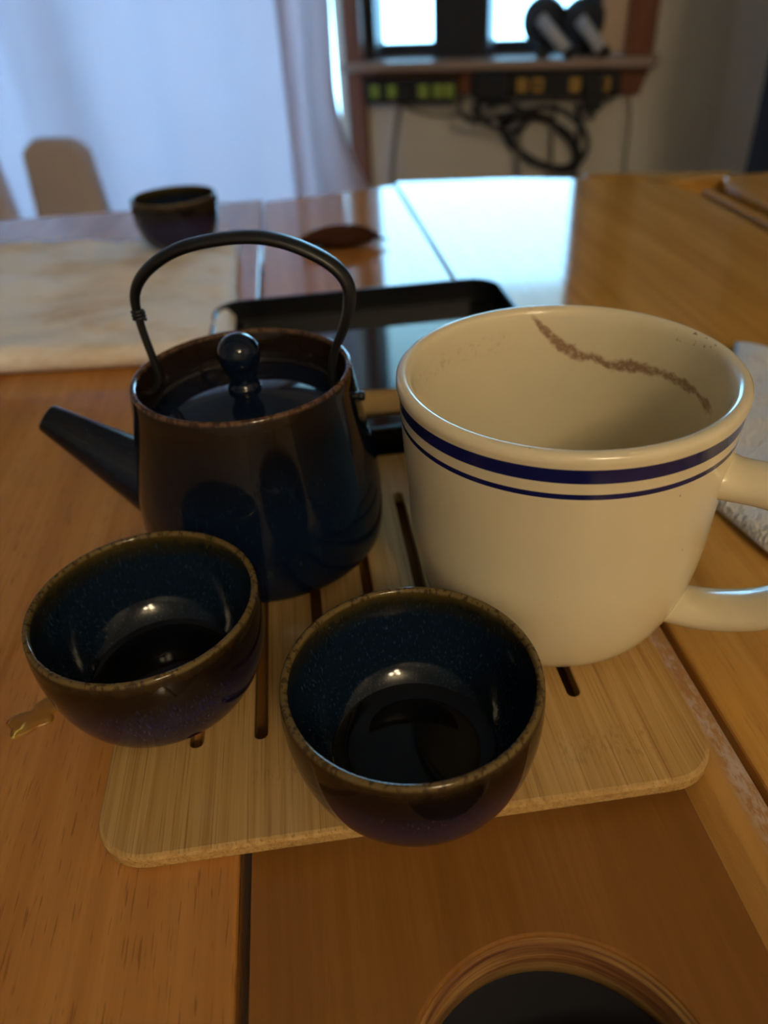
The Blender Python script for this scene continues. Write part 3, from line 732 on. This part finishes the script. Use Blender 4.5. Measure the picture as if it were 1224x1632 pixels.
# ------------------------------------------------------------------ chairs behind the table
def chair(loc, rz, w, h, label):
    c = empty('upholstered_chair', loc, rz); tag(c, label, 'chair', 'small chairs in front of the sheet')
    bm = bmesh.new(); box(bm, -w / 2, w / 2, -.04, .04, .30, h, .039, 6)
    for q in bm.verts:
        k = max(0, (q.co.z - h + .16) / .16); q.co.x *= 1 - .45 * k ** 3
    autosmooth(obj_bm('backrest', bm, M['chair_fab'], c), 70)
    bm = bmesh.new(); box(bm, -w / 2 - .02, w / 2 + .02, -.33, .02, .30, .37, .03, 4); autosmooth(obj_bm('seat', bm, M['chair_fab'], c), 60)
    for x in (-w / 2 + .02, w / 2 - .02):
        for y in (-.02, -.29): box_obj('leg', x - .016, x + .016, y - .016, y + .016, 0, .31, M['chair_leg'], c, .004)
    return c
chair((-.800, 2.20, FLOOR), YAW * .6, .235, .640, 'small tan upholstered chair with rounded back in front of the sheet')
chair((-1.090, 2.28, FLOOR), YAW * .6, .25, .625, 'small tan upholstered chair farther from the window in front of the sheet')

# ------------------------------------------------------------------ black cabinet at the right wall
cb = empty('black_cabinet', (P1[0] + DR[0] * .505, P1[1] + DR[1] * .505, FLOOR), ang); tag(cb, 'tall black cabinet standing against the beige wall', 'cabinet')
box_obj('cabinet_body', 0, .62, -.30, -.005, 0, 1.5, M['black_cab'], cb, .004)
for (x0, x1) in ((.008, .306), (.314, .612)):
    d = box_obj('door', x0, x1, -.318, -.300, .03, 1.48, M['black_cab'], cb, .003)
    sweep('handle', [((x1 - .03) if x0 < .1 else (x0 + .03), -.330, z) for z in (.75, .80, .86)], M['steel'], d, .005, 8)

# ------------------------------------------------------------------ power strips, plugs and cables under the sill
def strip(name, p0, p1, sockets, smat, label, hgt=.062):
    (a0, z0), (a1, z1) = onwall(*p0, WB - .05), onwall(*p1, WB - .05); L = a1 - a0
    e = empty(name, tuple(EA * a0 + EB * (WB - .024) + np.array([0, 0, (z0 + z1) / 2])), YAW); tag(e, label, 'power strip')
    box_obj('housing', 0, L, -.034, 0, -hgt / 2, hgt / 2, M['rubber'], e, .005)
    for s in sockets:
        x = s * L
        o = box_obj('socket', x - .014, x + .014, -.0375, -.033, -.016, .016, M[smat], e, .002)
        for dx in (-.006, .006): box_obj('slot', x + dx - .0015, x + dx + .0015, -.0382, -.0370, -.006, .006, M['rubber'], o)
    box_obj('switch', .47 * L - .008, .47 * L + .008, -.038, -.033, -.010, .010, M['cable'], e, .002)
    return e
strip('power_strip', (581, 147), (727, 143), (.13, .32, .66, .82, .97 - .03), 'green_socket', 'black power strip with green sockets under the window sill')
strip('power_strip', (752, 139), (987, 131), (.36, .47, .72, .91), 'orange_socket', 'black power strip with orange sockets under the window sill')
def plug(p, w, h, d, label):
    a, z = onwall(*p, WB - .08); e = empty('plug_adapter', tuple(EA * a + EB * (WB - .062) + np.array([0, 0, z])), YAW); tag(e, label, 'plug')
    box_obj('plug_body', -w / 2, w / 2, -d, 0, -h / 2, h / 2, M['rubber'], e, .006)
    box_obj('strain_relief', -.008, .008, -d * .7, -d * .3, -h / 2 - .02, -h / 2 + .004, M['cable'], e, .003)
plug((785, 140), .088, .056, .04, 'wide black plug adapter at the end of the orange socket strip')
plug((947, 147), .046, .082, .045, 'tall black plug adapter between orange sockets')
def cable(pts, r, mat, label, b=WB - .03, n=6):
    P = []
    for k, q in enumerate(pts):
        bb_ = b if len(q) == 2 else q[2]
        a, z = onwall(q[0], q[1], bb_); P.append(EA * a + EB * bb_ + np.array([0, 0, z]))
    o = sweep('power_cable', spline(P, n), M[mat], None, r, 8); tag(o, label, 'cable'); return o
def loops(cx, cy, rx, ry, turns, tilt, seed, b0=WB - .015):
    out = []
    for k in range(int(turns * 12) + 1):
        a = 2 * PI * k / 12 + seed; w = 1 + .10 * math.sin(k * 1.7 + seed); x, y = rx * w * math.cos(a), ry * w * math.sin(a)
        out.append((cx + x * math.cos(tilt) - y * math.sin(tilt), cy + x * math.sin(tilt) + y * math.cos(tilt), b0 - .0055 * (k % 5)))
    return out
cable(loops(862, 225, 66, 34, 3.2, .55, 1.0), .0065, 'cable', 'large coil of black cable hanging below the sill')
cable(loops(800, 185, 42, 22, 2.2, .3, 2.0, WB - .062), .0055, 'cable', 'small coil of dark cable below the wide plug adapter')
cable([(740, 150), (733, 175), (748, 192), (775, 190), (830, 178), (880, 172), (915, 190), (935, 220), (930, 250), (905, 265)], .0075, 'cable', 'thick black cable looping from the strips over the coil', WB - .112)
cable([(640, 163), (665, 178), (700, 185), (735, 183), (770, 178), (800, 160)], .004, 'cable_grey', 'thin grey cable sagging between the two power strips', WB - .006)
cable([(640, 160), (634, 190), (628, 240), (625, 290), (624, 330)], .008, 'cable_grey', 'grey cable hanging straight down from the green socket strip')
cable([(828, 185), (826, 230), (824, 280), (823, 320)], .009, 'cable_grey', 'grey cable hanging down left of the cable coil')
cable([(885, 160), (880, 210), (878, 260), (876, 310)], .006, 'cable_grey', 'grey cable hanging down through the cable coil')
cable([(920, 165), (924, 205), (918, 250), (915, 310)], .006, 'cable', 'thin dark cable hanging down at the right of the coil')
cable([(1003, 150), (1004, 190), (998, 240), (993, 300)], .003, 'cable_grey', 'thin pale cord hanging alone beside the apron end')

# two dark lamps lying on the sill
def sill_lamp(p_head, p_end, label):
    bq = WB - .02
    (ah, zh), (ae, ze) = onwall(*p_head, bq + .03), onwall(*p_end, bq - .048)
    H = EA * ah + EB * (bq + .03) + np.array([0, 0, zh]); E_ = EA * ae + EB * (bq - .045) + np.array([0, 0, max(ze, -.010 + .013)])
    e = empty('spot_lamp', (0, 0, 0)); tag(e, label, 'lamp', 'lamps lying on the window sill')
    d = Vector(E_ - H).normalized()
    hd = revolve('lamp_head', [(0, -.062)] + [(.058 * math.sin(t), -.062 * math.cos(t)) for t in np.linspace(.2, 1.9, 12)] + [(.040, .036), (.020, .050), (0, .050)], M['dark_head'], e, 32)
    hd.location = H; hd.rotation_mode = 'QUATERNION'; hd.rotation_quaternion = Vector((0, 0, 1)).rotation_difference(d)
    st = Vector(H - EB * .050 + np.array([0, 0, .008]))
    sweep('lamp_stem', [st, st.lerp(Vector(E_), .5), Vector(E_)], M['stem'], e, .0160, 14)
    ring = sweep('end_cap', [Vector(E_) - d * .001, Vector(E_) + d * .008], M['rubber'], e, .0165, 14)
    # low rest that carries the head
    zb_ = -.010
    box_obj('foot', -.016, .016, -.016, .016, 0, max(.01, zh - .045 - zb_), M['rubber'], e, .003).location = (H[0], H[1], zb_)
sill_lamp((868, 34), (905, 96), 'dark round headed lamp with pale metal stem on the sill before the bright pane')
sill_lamp((930, 36), (960, 95), 'dark round headed lamp with pale metal stem on the sill beside the cream lining')

# dark upright box on the sill between the panes
(a0_, z_), (a1_, _) = onwall(697, 80, WB + .06), onwall(784, 80, WB + .06)
bx_ = empty('speaker_box', tuple(EA * a0_ + EB * (WB + .02) + np.array([0, 0, -.010])), YAW); tag(bx_, 'dark upright box standing on the sill between the bright panes', 'speaker')
L_ = a1_ - a0_
box_obj('box_body', 0, L_, 0, .075, 0, .205, M['sash'], bx_, .004)
box_obj('front_cloth', .008, L_ - .008, -.004, .001, .012, .194, M['cable'], bx_, .002)

(a0_, z_), (a1_, _) = onwall(570, 60, WB + .06), onwall(606, 60, WB + .06)
L_ = a1_ - a0_
bx_ = empty('speaker_box', tuple(EA * a0_ + EB * (WB + .02) + np.array([0, 0, -.010])), YAW); tag(bx_, 'dark narrow box standing on the sill beside the wooden casing', 'speaker')
box_obj('box_body', 0, L_, 0, .075, 0, .205, M['sash'], bx_, .004)
box_obj('front_cloth', .008, L_ - .008, -.004, .001, .012, .194, M['cable'], bx_, .002)
